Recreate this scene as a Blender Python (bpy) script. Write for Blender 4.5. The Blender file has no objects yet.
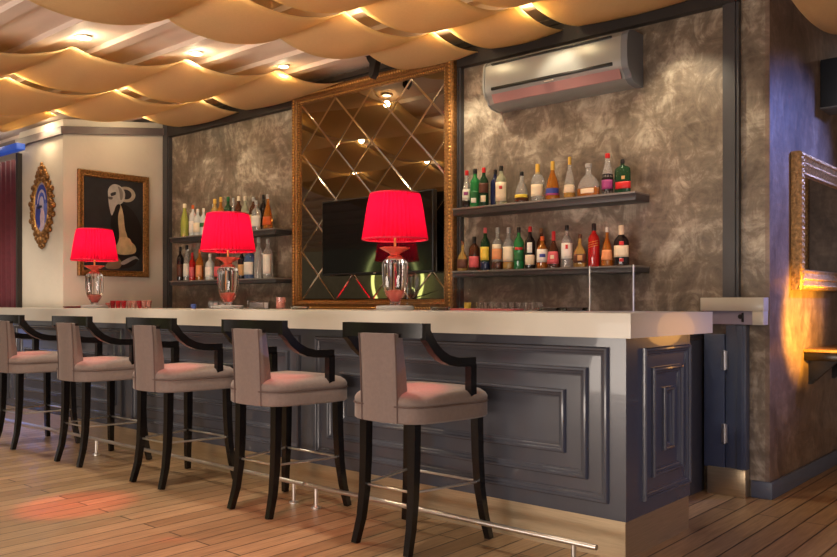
import bpy, bmesh, math, random
from mathutils import Vector, Matrix, Euler
random.seed(7)
S = bpy.context.scene
C = S.collection
PI = math.pi

# ------------------------------------------------------------------ materials
MATS = {}
def srgb(r, g, b):
    f = lambda c: (c/255/12.92) if c/255 <= .04045 else ((c/255+.055)/1.055)**2.4
    return (f(r), f(g), f(b))
def mat(name, col, rough=.5, metal=0., var=.12, scale=8., bump=0., bscale=40., trans=0., ior=1.45,
        emit=None, estr=0., coat=0., sheen=0., alpha=1., stretch=(1, 1, 1), spec=.5):
    if name in MATS: return MATS[name]
    m = bpy.data.materials.new(name); m.use_nodes = True
    nt = m.node_tree; N = nt.nodes; L = nt.links
    p = N['Principled BSDF']
    tc = N.new('ShaderNodeTexCoord'); mp = N.new('ShaderNodeMapping'); mp.inputs['Scale'].default_value = stretch
    L.new(tc.outputs['Object'], mp.inputs['Vector'])
    nz = N.new('ShaderNodeTexNoise'); nz.inputs['Scale'].default_value = scale; nz.inputs['Detail'].default_value = 5
    L.new(mp.outputs[0], nz.inputs['Vector'])
    rp = N.new('ShaderNodeValToRGB')
    rp.color_ramp.elements[0].position = .3; rp.color_ramp.elements[1].position = .7
    rp.color_ramp.elements[0].color = (*[max(0, c*(1-var)) for c in col], 1)
    rp.color_ramp.elements[1].color = (*[min(1, c*(1+var)) for c in col], 1)
    L.new(nz.outputs['Fac'], rp.inputs['Fac']); L.new(rp.outputs['Color'], p.inputs['Base Color'])
    p.inputs['Roughness'].default_value = rough; p.inputs['Metallic'].default_value = metal
    p.inputs['IOR'].default_value = ior; p.inputs['Specular IOR Level'].default_value = spec
    p.inputs['Transmission Weight'].default_value = trans; p.inputs['Coat Weight'].default_value = coat
    p.inputs['Sheen Weight'].default_value = sheen; p.inputs['Alpha'].default_value = alpha
    if emit: p.inputs['Emission Color'].default_value = (*emit, 1); p.inputs['Emission Strength'].default_value = estr
    if bump:
        bn = N.new('ShaderNodeTexNoise'); bn.inputs['Scale'].default_value = bscale; bn.inputs['Detail'].default_value = 6
        L.new(mp.outputs[0], bn.inputs['Vector'])
        bp = N.new('ShaderNodeBump'); bp.inputs['Strength'].default_value = bump; bp.inputs['Distance'].default_value = .01
        L.new(bn.outputs['Fac'], bp.inputs['Height']); L.new(bp.outputs[0], p.inputs['Normal'])
    MATS[name] = m
    return m

def plaster(name, cols, rough=.42):
    m = bpy.data.materials.new(name); m.use_nodes = True
    nt = m.node_tree; N = nt.nodes; L = nt.links; p = N['Principled BSDF']
    tc = N.new('ShaderNodeTexCoord')
    mp = N.new('ShaderNodeMapping'); mp.inputs['Scale'].default_value = (1, 1, .75); L.new(tc.outputs['Object'], mp.inputs[0])
    n1 = N.new('ShaderNodeTexNoise'); n1.inputs['Scale'].default_value = 1.7; n1.inputs['Detail'].default_value = 10
    n1.inputs['Roughness'].default_value = .62; n1.inputs['Distortion'].default_value = 1.6
    L.new(mp.outputs[0], n1.inputs['Vector'])
    n2 = N.new('ShaderNodeTexNoise'); n2.inputs['Scale'].default_value = 6; n2.inputs['Detail'].default_value = 12
    n2.inputs['Roughness'].default_value = .7; n2.inputs['Distortion'].default_value = 2.5
    L.new(mp.outputs[0], n2.inputs['Vector'])
    # scraped creases of the trowel
    mp2 = N.new('ShaderNodeMapping'); mp2.inputs['Scale'].default_value = (1.6, 1.6, 5); mp2.inputs['Rotation'].default_value = (0, .35, .2)
    L.new(tc.outputs['Object'], mp2.inputs[0])
    n3 = N.new('ShaderNodeTexNoise'); n3.inputs['Scale'].default_value = 3; n3.inputs['Detail'].default_value = 8; n3.inputs['Distortion'].default_value = 1.2
    L.new(mp2.outputs[0], n3.inputs['Vector'])
    a = N.new('ShaderNodeMix'); a.data_type = 'FLOAT'; a.inputs[0].default_value = .38
    L.new(n1.outputs['Fac'], a.inputs[2]); L.new(n2.outputs['Fac'], a.inputs[3])
    b = N.new('ShaderNodeMix'); b.data_type = 'FLOAT'; b.inputs[0].default_value = .14
    L.new(a.outputs[0], b.inputs[2]); L.new(n3.outputs['Fac'], b.inputs[3])
    r = N.new('ShaderNodeValToRGB'); e = r.color_ramp.elements
    e[0].position = .38; e[0].color = (*cols[0], 1); e[1].position = .64; e[1].color = (*cols[2], 1)
    k = e.new(.5); k.color = (*cols[1], 1)
    L.new(b.outputs[0], r.inputs['Fac']); L.new(r.outputs['Color'], p.inputs['Base Color'])
    p.inputs['Roughness'].default_value = rough
    bp = N.new('ShaderNodeBump'); bp.inputs['Strength'].default_value = .35; bp.inputs['Distance'].default_value = .02
    L.new(b.outputs[0], bp.inputs['Height']); L.new(bp.outputs[0], p.inputs['Normal'])
    return m

def planks(name):
    m = bpy.data.materials.new(name); m.use_nodes = True
    nt = m.node_tree; N = nt.nodes; L = nt.links; p = N['Principled BSDF']
    tc = N.new('ShaderNodeTexCoord')
    mp = N.new('ShaderNodeMapping'); mp.inputs['Rotation'].default_value = (0, 0, PI/2); L.new(tc.outputs['Object'], mp.inputs[0])
    br = N.new('ShaderNodeTexBrick'); br.inputs['Scale'].default_value = 1
    br.inputs['Brick Width'].default_value = 2.3; br.inputs['Row Height'].default_value = .118
    br.inputs['Mortar Size'].default_value = .0045; br.inputs['Mortar Smooth'].default_value = .3; br.offset = .37; br.offset_frequency = 2
    br.inputs['Color1'].default_value = (*srgb(172, 144, 112), 1); br.inputs['Color2'].default_value = (*srgb(142, 114, 84), 1)
    br.inputs['Mortar'].default_value = (*srgb(46, 32, 22), 1)
    L.new(mp.outputs[0], br.inputs['Vector'])
    mg = N.new('ShaderNodeMapping'); mg.inputs['Scale'].default_value = (14, .9, 1); L.new(tc.outputs['Object'], mg.inputs[0])
    nz = N.new('ShaderNodeTexNoise'); nz.inputs['Scale'].default_value = 5; nz.inputs['Detail'].default_value = 8; nz.inputs['Distortion'].default_value = .6
    L.new(mg.outputs[0], nz.inputs['Vector'])
    rp = N.new('ShaderNodeValToRGB'); rp.color_ramp.elements[0].position = .3; rp.color_ramp.elements[1].position = .72
    rp.color_ramp.elements[0].color = (.68, .66, .62, 1); rp.color_ramp.elements[1].color = (1.15, 1.13, 1.1, 1)
    L.new(nz.outputs['Fac'], rp.inputs['Fac'])
    mx = N.new('ShaderNodeMix'); mx.data_type = 'RGBA'; mx.blend_type = 'MULTIPLY'; mx.inputs[0].default_value = 1
    L.new(br.outputs['Color'], mx.inputs[6]); L.new(rp.outputs['Color'], mx.inputs[7])
    L.new(mx.outputs[2], p.inputs['Base Color'])
    p.inputs['Roughness'].default_value = .38
    bp = N.new('ShaderNodeBump'); bp.inputs['Strength'].default_value = .5; bp.inputs['Distance'].default_value = .004; bp.invert = True
    L.new(br.outputs['Fac'], bp.inputs['Height']); L.new(bp.outputs[0], p.inputs['Normal'])
    return m

def cloth_translucent(name, col, tcol, mixf, weave=60., rough=.9):
    m = bpy.data.materials.new(name); m.use_nodes = True
    nt = m.node_tree; N = nt.nodes; L = nt.links
    N.remove(N['Principled BSDF']); out = N['Material Output']
    d = N.new('ShaderNodeBsdfDiffuse'); t = N.new('ShaderNodeBsdfTranslucent'); mx = N.new('ShaderNodeMixShader')
    tc = N.new('ShaderNodeTexCoord'); nz = N.new('ShaderNodeTexNoise'); nz.inputs['Scale'].default_value = weave; nz.inputs['Detail'].default_value = 3
    L.new(tc.outputs['Object'], nz.inputs['Vector'])
    rp = N.new('ShaderNodeValToRGB'); rp.color_ramp.elements[0].color = (*[c*.88 for c in col], 1); rp.color_ramp.elements[1].color = (*[min(1, c*1.1) for c in col], 1)
    L.new(nz.outputs['Fac'], rp.inputs[0]); L.new(rp.outputs[0], d.inputs['Color'])
    t.inputs['Color'].default_value = (*tcol, 1); mx.inputs[0].default_value = mixf
    L.new(d.outputs[0], mx.inputs[1]); L.new(t.outputs[0], mx.inputs[2]); L.new(mx.outputs[0], out.inputs[0])
    return m

M = dict(
    floor=planks('wooden_floor'),
    plaster=plaster('venetian_plaster', (srgb(76, 63, 52), srgb(118, 104, 90), srgb(196, 183, 164))),
    plaster_brown=plaster('brown_plaster', (srgb(84, 68, 60), srgb(116, 96, 84), srgb(156, 134, 118)), .36),
    cream=mat('cream_wall', srgb(208, 199, 186), .7, var=.06, scale=2, bump=.15, bscale=25),
    cornice=mat('cornice_paint', srgb(108, 96, 96), .5, var=.06),
    trim=mat('dark_trim', srgb(66, 64, 66), .4, var=.08),
    beam=mat('dark_beam', srgb(46, 40, 38), .5, var=.12),
    ceiling=mat('white_boards', srgb(226, 208, 196), .6, var=.05, scale=2),
    drape=cloth_translucent('drape_cloth', srgb(228, 204, 162), srgb(250, 224, 160), .5),
    bar=mat('slate_paint', srgb(70, 71, 79), .24, var=.05, scale=6, coat=.35),
    slab=mat('cream_stone', srgb(192, 185, 173), .28, var=.03, scale=5, coat=.15),
    steel=mat('brushed_steel', srgb(192, 172, 142), .32, .8, var=.1, scale=6, stretch=(1, 1, 30)),
    chrome=mat('chrome_tube', srgb(226, 222, 218), .32, 1., var=.04),
    darkwood=mat('dark_wood', srgb(15, 11, 11), .24, var=.25, scale=12, stretch=(6, 6, 1)),
    taupe=mat('taupe_cloth', srgb(120, 104, 99), .75, var=.07, scale=60, bump=.18, bscale=260, sheen=.3),
    piping=mat('piping_cord', srgb(92, 74, 70), .7, var=.1),
    gold=mat('gilded_wood', srgb(146, 104, 60), .4, .7, var=.5, scale=60, bump=.6, bscale=90),
    gold_edge=mat('gilded_bead', srgb(214, 168, 98), .3, .8, var=.25, scale=80, bump=.3, bscale=150),
    gold_pale=mat('pale_gilt', srgb(190, 150, 100), .38, .55, var=.45, scale=45, bump=1., bscale=60),
    black=mat('black_plastic', srgb(20, 19, 20), .4, var=.1),
    screen=mat('screen_glass', srgb(9, 9, 11), .05, var=.05, coat=.5),
    ac=mat('silver_plastic', srgb(150, 151, 150), .35, .3, var=.03),
    ac_end=mat('grey_plastic', srgb(112, 116, 124), .4, var=.03),
    ac_louvre=mat('rosy_plastic', srgb(160, 118, 118), .4, var=.05),
    glass=mat('clear_glass', (.95, .96, .97), .02, trans=1., var=.01),
    crystal=mat('cut_crystal', (.92, .94, .98), .01, trans=1., var=.01, ior=1.5),
    red_glass=mat('red_glass', (.85, .06, .1), .05, trans=.85, var=.1),
    pink_glass=mat('pink_glass', (.95, .55, .5), .05, trans=.85, var=.1),
    red_crystal=mat('coral_glass', (.95, .2, .14), .08, trans=.6, var=.1),
    velvet=mat('burgundy_velvet', srgb(98, 26, 42), .8, var=.15, sheen=.6, scale=20),
    canvas=mat('dark_canvas', srgb(38, 38, 42), .5, var=.3, scale=6),
)
def metal_mirror(name, col, rough):
    return mat(name, col, rough, 1., var=.02, scale=2)
M['bronze_mirror'] = metal_mirror('bronze_mirror', (.30, .27, .225), .015)
M['bevel'] = metal_mirror('bevelled_glass', (.62, .57, .5), .08)
M['mirror'] = metal_mirror('silver_mirror', (.62, .62, .64), .02)
def shade_mat():
    m = bpy.data.materials.new('red_pleated_silk'); m.use_nodes = True
    nt = m.node_tree; N = nt.nodes; L = nt.links; N.remove(N['Principled BSDF'])
    d = N.new('ShaderNodeBsdfDiffuse'); d.inputs[0].default_value = (.62, .01, .045, 1)
    t = N.new('ShaderNodeBsdfTranslucent'); t.inputs[0].default_value = (.74, .006, .07, 1)
    tc = N.new('ShaderNodeTexCoord'); nz = N.new('ShaderNodeTexNoise'); nz.inputs['Scale'].default_value = 25
    L.new(tc.outputs['Object'], nz.inputs[0])
    mr = N.new('ShaderNodeMapRange'); mr.inputs[3].default_value = .45; mr.inputs[4].default_value = .7; L.new(nz.outputs[0], mr.inputs[0])
    mx = N.new('ShaderNodeMixShader'); L.new(mr.outputs[0], mx.inputs[0])
    L.new(d.outputs[0], mx.inputs[1]); L.new(t.outputs[0], mx.inputs[2]); L.new(mx.outputs[0], N['Material Output'].inputs[0])
    return m
M['shade'] = shade_mat()
def emat(name, col, s):
    return mat(name, (.8, .8, .8), .5, var=.02, emit=col, estr=s)
M['bulb'] = emat('bulb_glow', (1, .62, .4), 60)
M['spot_glow'] = emat('spotlight_glow', (1, .86, .58), 30)
M['neon'] = emat('neon_tube', (.85, .95, .3), 4)
M['blue_led'] = mat('blue_led_strip', (.03, .09, .4), .5, var=.05, emit=(.03, .1, .6), estr=.35)

M['gate'] = mat('navy_slate_paint', srgb(68, 75, 94), .36, var=.07)
# ------------------------------------------------------------------ builders
class MB:
    def __init__(s): s.bm = bmesh.new()
    def box(s, lo, hi, bev=0, seg=2):
        lo = Vector(lo); hi = Vector(hi)
        r = bmesh.ops.create_cube(s.bm, size=1, matrix=Matrix.Translation((lo+hi)/2) @ Matrix.Diagonal((*(hi-lo), 1)))
        if bev:
            es = list({e for v in r['verts'] for e in v.link_edges})
            bmesh.ops.bevel(s.bm, geom=es, offset=bev, segments=seg, profile=.5, affect='EDGES')
        return s
    def ring_loft(s, rings, close=True, cap0=True, cap1=True):
        vs = [[s.bm.verts.new(p) for p in r] for r in rings]
        n = len(vs[0])
        for a, b in zip(vs, vs[1:]):
            for i in range(n if close else n-1):
                j = (i+1) % n
                s.bm.faces.new((a[i], a[j], b[j], b[i]))
        if cap0 and n > 2: s.bm.faces.new(vs[0][::-1])
        if cap1 and n > 2: s.bm.faces.new(vs[-1])
        return s
    def lathe(s, prof, c=(0, 0, 0), seg=24, sx=1., sy=1., ripple=None, cap0=True, cap1=True, rot=0):
        rings = []
        for k, (r, z) in enumerate(prof):
            ring = []
            for i in range(seg):
                a = 2*PI*i/seg + rot
                rr = r*(1+(ripple(i, k) if ripple else 0))
                ring.append((c[0]+rr*sx*math.cos(a), c[1]+rr*sy*math.sin(a), c[2]+z))
            rings.append(ring)
        return s.ring_loft(rings, True, cap0, cap1)
    def tube(s, pts, rad, seg=10, square=False, cap=True, rot=0):
        pts = [Vector(p) for p in pts]
        rad = rad if isinstance(rad, (list, tuple)) else [rad]*len(pts)
        rings = []; up = None
        n = 4 if square else seg
        for i, p in enumerate(pts):
            t = (pts[min(i+1, len(pts)-1)]-pts[max(i-1, 0)]).normalized()
            if up is None:
                up = Vector((0, 1, 0)) if abs(t.z) > .7 else Vector((0, 0, 1))
            x = t.cross(up).normalized(); y = x.cross(t).normalized(); up = y
            off = PI/4 if square else rot
            rr = rad[i]*(math.sqrt(2) if square else 1)
            rings.append([p+x*rr*math.cos(2*PI*k/n+off)+y*rr*math.sin(2*PI*k/n+off) for k in range(n)])
        return s.ring_loft(rings, True, cap, cap)
    def prism(s, poly, axis, a, b):
        def P(u, v, w):
            return {'x': (w, u, v), 'y': (u, w, v), 'z': (u, v, w)}[axis]
        return s.ring_loft([[P(u, v, a) for u, v in poly], [P(u, v, b) for u, v in poly]])
    def ball(s, c, r, sub=2, scale=(1, 1, 1)):
        bmesh.ops.create_icosphere(s.bm, subdivisions=sub, radius=1, matrix=Matrix.Translation(c) @ Matrix.Diagonal((r*scale[0], r*scale[1], r*scale[2], 1)))
        return s
    def frame(s, to3, u0, u1, v0, v1, prof):
        """mitred frame: prof = list of (inset, height); to3(u, v, h)"""
        rings = []
        for ins, h in prof:
            rings.append([to3(u0+ins, v0+ins, h), to3(u1-ins, v0+ins, h), to3(u1-ins, v1-ins, h), to3(u0+ins, v1-ins, h)])
        return s.ring_loft(rings, True, False, False)
    def done(s, name, m, parent=None, loc=None, angle=35, rot=None):
        bmesh.ops.recalc_face_normals(s.bm, faces=s.bm.faces[:])
        me = bpy.data.meshes.new(name); s.bm.to_mesh(me); s.bm.free()
        me.materials.append(m)
        for p in me.polygons: p.use_smooth = True
        if angle is not None: me.set_sharp_from_angle(angle=math.radians(angle))
        o = bpy.data.objects.new(name, me); C.objects.link(o)
        if parent: o.parent = parent
        if loc: o.location = loc
        if rot: o.rotation_euler = rot
        return o

def tag(o, label, cat, group=None, kind=None):
    if label: o['label'] = label
    if cat: o['category'] = cat
    if group: o['group'] = group
    if kind: o['kind'] = kind
    return o
def thing(name, label, cat, loc=(0, 0, 0), rz=0, group=None):
    o = bpy.data.objects.new(name, None); o.empty_display_size = .1; C.objects.link(o)
    o.location = loc; o.rotation_euler = (0, 0, rz)
    return tag(o, label, cat, group)
def struct(o, label=None):
    o['kind'] = 'structure'
    if label: o['label'] = label
    return o
def copy_tree(o, parent=None):
    c = o.copy(); C.objects.link(c)
    if parent: c.parent = parent
    for ch in list(o.children): copy_tree(ch, c)
    return c

SL = .13
def zc(y): return 3.17 + SL*(y-5)          # the ceiling rises towards the back wall

# ------------------------------------------------------------------ setting
struct(MB().box((-18, -5, -.1), (4, 9, 0)).done('floor', M['floor']), 'wide wooden plank floor')
b = MB()
b.ring_loft([[(-18, -2, zc(-2)), (4, -2, zc(-2)), (4, 9, zc(9)), (-18, 9, zc(9))],
             [(-18, -2, zc(-2)+.1), (4, -2, zc(-2)+.1), (4, 9, zc(9)+.1), (-18, 9, zc(9)+.1)]])
ceil = struct(b.done('ceiling', M['ceiling']), 'white boarded ceiling sloping up to the bar wall')
for k in range(-9, 22):
    y = 4.52-.43*k
    if y < -1.9 or y > 8.5: continue
    h = .035
    x0, x1 = (-17.8, 3.8) if y < 4.9 else (-1.55, 3.8)
    MB().ring_loft([[(x, y-.05, zc(y-.05)), (x, y+.05, zc(y+.05)), (x, y+.05, zc(y+.05)-h), (x, y-.05, zc(y-.05)-h)] for x in (x0, x1)]).done('joist', M['ceiling'], ceil)
struct(MB().box((-8.3, 5, 0), (-1.625, 5.2, 3.165)).done('wall_back', M['plaster']), 'grey brown polished plaster wall behind the bar')
struct(MB().box((-1.625, 5.0, 0), (-1.6, 9.3, 3.165)).done('wall_right', M['plaster_brown']), 'brown polished plaster wall right of the bar')
struct(MB().box((-1.6, 9.1, 0), (4, 9.3, 3.6)).done('wall_far', M['plaster_brown']), 'plaster wall at the far end')
struct(MB().box((-18, -4.9, 0), (-6.5, -4.7, 2.7)).done('wall_rear', mat('grey_green_wall', srgb(150, 146, 128), .7, var=.08)), 'dark wall behind the viewer')
# cream block at the left end of the back wall, with a sloping top
b = MB()
b.prism([(3.85, 0), (5.0, 0), (5.0, zc(5)-.04), (3.85, zc(3.85)-.04)], 'x', -9.0, -8.0)
struct(b.done('wall_left', M['cream']), 'cream wall block with a painting and an oval mirror')
b = MB()
def slope_bar(b, x0, x1, y0, y1, z0a, z1a, h):   # a bar whose underside runs z0a at y0 to z1a at y1
    b.ring_loft([[(x, y0, z0a), (x, y1, z1a), (x, y1, z1a+h), (x, y0, z0a+h)] for x in (x0, x1)])
slope_bar(b, -8.0, -7.96, 3.81, 4.95, 2.825, 2.985, .075)
slope_bar(b, -9.0, -8.0, 3.81, 3.85, 2.825, 2.825, .075)
struct(b.done('trim_1', M['cornice']), 'grey cornice along the cream wall')
b = MB(); b.box((-7.88, 4.94, 2.955), (-1.766, 5, 3.13)); b.box((-7.88, 4.92, 3.085), (-1.766, 4.94, 3.125))
struct(b.done('trim_2', M['beam']), 'dark beam along the top of the bar wall')
def post(x0, x1, z0, n, y=4.96):
    b = MB(); b.box((x0, y, z0), (x1, 5, 3.13)); b.box((x0+.018, y-.012, z0), (x1-.018, y, 3.12))
    return struct(b.done(n, M['trim']), 'dark upright trim on the bar wall')
post(-1.862, -1.766, 1.19, 'trim_3')
post(-3.937, -3.868, .9, 'trim_4')
post(-8.0, -7.88, .9, 'trim_5')
b = MB(); b.box((-1.6, 5.0, 0), (-1.578, 9.1, .10), .004); b.box((-1.70, 4.978, 0), (-1.578, 5.0, .10), .004)
struct(b.done('baseboard_right', mat('slate_blue_paint', srgb(84, 90, 108), .4, var=.06)), 'slate baseboard round the corner of the right wall')
struct(MB().box((-8.965, 3.80, 0), (-8.925, 3.85, 2.75)).done('trim_6', M['beam']), 'dark post beside the curtain')

# ------------------------------------------------------------------ cloth swags under the ceiling
def drape(xl, xr, cl, cr, pl, pr, y0, y1, sag, label, dz=0.):
    """xl/xr: functions of y giving the two edges; cl/cr: a cusp position at each edge"""
    b = MB(); NX = 14; ny = int((y1-y0)/.03)
    rows = []
    for j in range(ny+1):
        y = y0+(y1-y0)*j/ny
        row = []
        for i in range(NX+1):
            t = i/NX
            u = ((y-cl)/pl*(1-t)+(y-cr)/pr*t) % 1.
            s = 4*u*(1-u)
            s = s**.85
            belly = .9+.25*math.sin(PI*t)
            x = xl(y)*(1-t)+xr(y)*t
            row.append((x, y, zc(y)-.042+dz-sag*s*belly))
        rows.append(row)
    b.ring_loft(rows, False, False, False)
    o = b.done('ceiling_drape', M['drape'], None, None, 25)
    md = o.modifiers.new('thick', 'SOLIDIFY'); md.thickness = .004
    return tag(o, label, 'drape', 'cloth swags under the ceiling')
lin = lambda a, k: (lambda y: a+k*(y-4.45))
YE = 4.93
drape(lin(-8.75, -.1), lin(-7.66, -.17), 3.43, 3.43, .93, .93, -1.8, 3.55, .10, 'short tan cloth swag nearest the red curtain at the far left')
drape(lin(-7.56, -.14), lin(-6.52, -.17), 4.43, 4.43, .95, .93, -1.8, YE, .10, 'tan cloth swag hanging before the cream wall corner')
drape(lin(-6.39, -.17), lin(-5.13, 0), 4.47, 4.215, .96, .84, -1.8, YE, .10, 'tan cloth swag left of the open strip of white ceiling')
drape(lin(-4.37, -.06), lin(-3.66, -.05), 4.447, 4.374, .887, .89, -1.8, YE, .10, 'tan cloth swag right of the open ceiling strip, above the mirror')
drape(lin(-3.54, -.05), lin(-2.93, -.05), 4.37, 4.335, .89, .89, -1.8, YE, .10, 'tan cloth swag above the left end of the air conditioner')
drape(lin(-2.83, 0), lin(-1.9, 0), 4.33, 4.30, .89, .89, -1.8, YE, .10, 'tan cloth swag meeting the dark beam above the air conditioner')
drape(lin(-1.40, 0), lin(-.3, 0), 4.6, 4.6, 1.6, 1.6, -1.8, 8.8, .17, 'tan cloth swag hanging at the top right corner', dz=-.22)

# spot lights in the ceiling
def spot(x, y, label, energy=28):
    t = thing('ceiling_spotlight', label, 'spotlight', (x, y, zc(y)), 0, 'ceiling spotlights')
    MB().lathe([(.055, 0), (.055, -.012), (.042, -.016), (.038, -.006)], seg=20, cap1=False).done('trim_ring', M['slab'], t)
    MB().lathe([(.037, -.004), (.034, -.012), (.02, -.016)], seg=16).done('bulb', M['spot_glow'], t)
    l = bpy.data.lights.new('spot_beam', 'SPOT'); l.energy = energy; l.color = (1, .76, .47); l.spot_size = math.radians(125); l.spot_blend = .6
    l.shadow_soft_size = .05
    o = bpy.data.objects.new('spot_beam', l); C.objects.link(o); o.location = (x, y, zc(y)-.03)
    l = bpy.data.lights.new('spot_halo', 'POINT'); l.energy = 3.5; l.color = (1, .8, .5); l.shadow_soft_size = .03
    o = bpy.data.objects.new('spot_halo', l); C.objects.link(o); o.location = (x, y, zc(y)-.09)
    return t
spot(-5.18, 4.31, 'glowing ceiling spotlight nearest the gold framed wall mirror')
spot(-5.10, 3.43, 'glowing ceiling spotlight midway along the open ceiling strip')
spot(-5.03, 2.55, 'glowing ceiling spotlight at the near end of the open ceiling strip')
spot(-8.3, 3.72, 'glowing ceiling spotlight above the corner of the cream wall', 9)
spot(-9.3, 3.6, 'small glowing ceiling spotlight above the blue lit strip', 9)
# warm lamps above the cloth, and the pools they give
def warm(x, y, z, e, col=(1, .72, .38), r=.05):
    l = bpy.data.lights.new('warm_lamp', 'POINT'); l.energy = e; l.color = col; l.shadow_soft_size = r
    o = bpy.data.objects.new('warm_lamp', l); C.objects.link(o); o.location = (x, y, z); return o
for x, k in ((-7.61, -.15), (-6.455, -.17), (-3.61, -.05), (-2.885, -.03)):
    for y in (4.42, 3.52, 2.6):
        warm(x+k*(y-4.45), y, zc(y)-.06, 3.2, (1, .8, .46), r=.03)
def spotl(name, loc, target, e, col, size, blend=.5, r=.05):
    l = bpy.data.lights.new(name, 'SPOT'); l.energy = e; l.color = col; l.spot_size = math.radians(size); l.spot_blend = blend; l.shadow_soft_size = r
    o = bpy.data.objects.new(name, l); C.objects.link(o); o.location = loc
    o.rotation_euler = (Vector(target)-Vector(loc)).to_track_quat('-Z', 'Y').to_euler(); return o
def area(name, loc, target, e, col, sx, sy):
    l = bpy.data.lights.new(name, 'AREA'); l.energy = e; l.color = col; l.shape = 'RECTANGLE'; l.size = sx; l.size_y = sy
    o = bpy.data.objects.new(name, l); C.objects.link(o); o.location = loc
    o.rotation_euler = (Vector(target)-Vector(loc)).to_track_quat('-Z', 'Y').to_euler(); return o

# ------------------------------------------------------------------ bar counter
BX0, BX1, BY0, BY1 = -9.6, -1.694, 3.366, 3.80
bar = thing('bar_counter', 'long slate grey panelled bar front under the cream worktop', 'bar counter', (-1.694, 3.366, 0))
ox, oy = -1.694, 3.366
b = MB(); b.prism([(BX0-ox, 0), (0, 0), (0, .704), (-6.2, .704), (-6.2, .40), (BX0-ox, .40)], 'z', .175, .995); b.done('body', M['bar'], bar)
b = MB(); b.prism([(BX0-ox, .006), (-.006, .006), (-.006, .70), (-6.19, .70), (-6.19, .39), (BX0-ox, .39)], 'z', 0, .175); b.done('kick_plate', M['steel'], bar)['label'] = 'brushed steel kick plate along the foot of the bar'
bead = [(0, 0), (0, .012), (.005, .020), (.012, .022), (.016, .020), (.019, .013), (.024, .012), (.031, .0075), (.033, .004), (.040, .003), (.041, 0)]
front = lambda u, v, h: (u-ox, -h, v)
endf = lambda u, v, h: (h, u-oy, v)
for k in range(4):
    r = -1.777-2.105*k
    for ins in (0, .105, .222):
        MB().frame(front, r-1.96+ins, r-ins, .245+ins*.92, .952-ins*.92, bead).done('moulding', M['bar'], bar)
for (a, c, z0, z1) in ((3.524, 4.044, .24, .945), (3.618, 3.95, .335, .85), (3.735, 3.845, .445, .748)):
    MB().frame(endf, a, c, z0, z1, bead).done('moulding', M['bar'], bar)
b = MB(); b.prism([(-9.7, 3.326), (-1.652, 3.326), (-1.652, 4.26), (-7.94, 4.26), (-7.94, 3.79), (-9.7, 3.79)], 'z', .996, 1.107)
top = b.done('countertop', M['slab'])
tag(top, 'long thick cream stone worktop on the slate bar', 'worktop')
# back bar under the shelves
bb = thing('back_bar_cabinet', 'dark back bar cabinet against the plaster wall, behind the bar counter', 'cabinet', (-1.985, 4.62, 0))
MB().box((-5.8, 0, 0), (0, .37, .93), .004).done('body', M['trim'], bb)
MB().box((-5.82, -.03, .93), (.01, .37, .97), .004).done('worktop', M['beam'], bb)
for k in range(6): MB().box((-5.75+.95*k, -.02, .08), (-4.85+.95*k, 0, .9), .004).done('door', M['trim'], bb)

# foot rails
def rail(x0, x1, posts, label):
    t = thing('foot_rail', label, 'foot rail', (x1, 3.11, 0), 0, 'foot rails along the bar')
    MB().tube([(x0-x1, 0, .12), (0, 0, .12)], .0125, 14).done('rail', M['chrome'], t)
    for p in posts:
        b = MB(); b.tube([(p-x1, 0, .012), (p-x1, 0, .112)], .0115, 12); b.lathe([(.028, 0), (.028, .008), (.014, .014)], (p-x1, 0, 0), 16)
        b.done('post', M['chrome'], t)
rail(-3.54, -1.70, (-1.81, -3.455), 'chrome foot rail on posts before the right end of the bar')
rail(-6.02, -3.56, (-3.645, -5.93), 'chrome foot rail on posts along the middle of the bar')
rail(-9.6, -6.04, (-6.13, -8.3), 'chrome foot rail on posts at the far left end of the bar')

# ------------------------------------------------------------------ gate and ledge at the right end
g = thing('swing_gate', 'narrow dark slate gate with steel foot plate between bar and wall', 'gate', (-1.84, 4.93, 0))
MB().box((-.125, 0, .16), (.0, .045, .965), .004).done('leaf', M['gate'], g)
b = MB(); b.box((.004, .01, .16), (.075, .06, 1.02), .003); b.box((.075, -.004, .16), (.128, .06, 1.02), .003); b.box((.095, -.008, .16), (.11, 0, 1.02), .002)
b.done('stile', M['gate'], g)
MB().box((-.10, -.012, .0), (.128, .06, .165), .002).done('kick_plate', M['steel'], g)
for z in (.81, .37):
    b = MB(); b.tube([(.002, -.008, z-.06), (.002, -.008, z+.06)], .008, 12); b.box((-.016, -.003, z-.055), (.02, .001, z+.055)); b.done('hinge', M['chrome'], g)
lg = thing('wall_ledge', 'short thick cream stone ledge on the wall beside the bar end', 'ledge', (-1.79, 4.96, 1.02))
MB().box((-.19, -.05, .085), (.185, .04, .165), .003).done('slab', M['slab'], lg)
MB().box((.12, -.048, .004), (.183, .04, .085), .002).done('end_block', M['slab'], lg)
MB().box((-.18, -.02, .005), (.12, .04, .085), .001).done('apron', mat('lilac_panel', srgb(158, 148, 166), .45, var=.05), lg)
b = MB(); b.tube([(.045, -.034, .052), (.045, -.019, .052)], .014, 16); b.box((.05, -.03, .02), (.062, -.02, .075), .002); b.done('lock', M['black'], lg)

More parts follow.
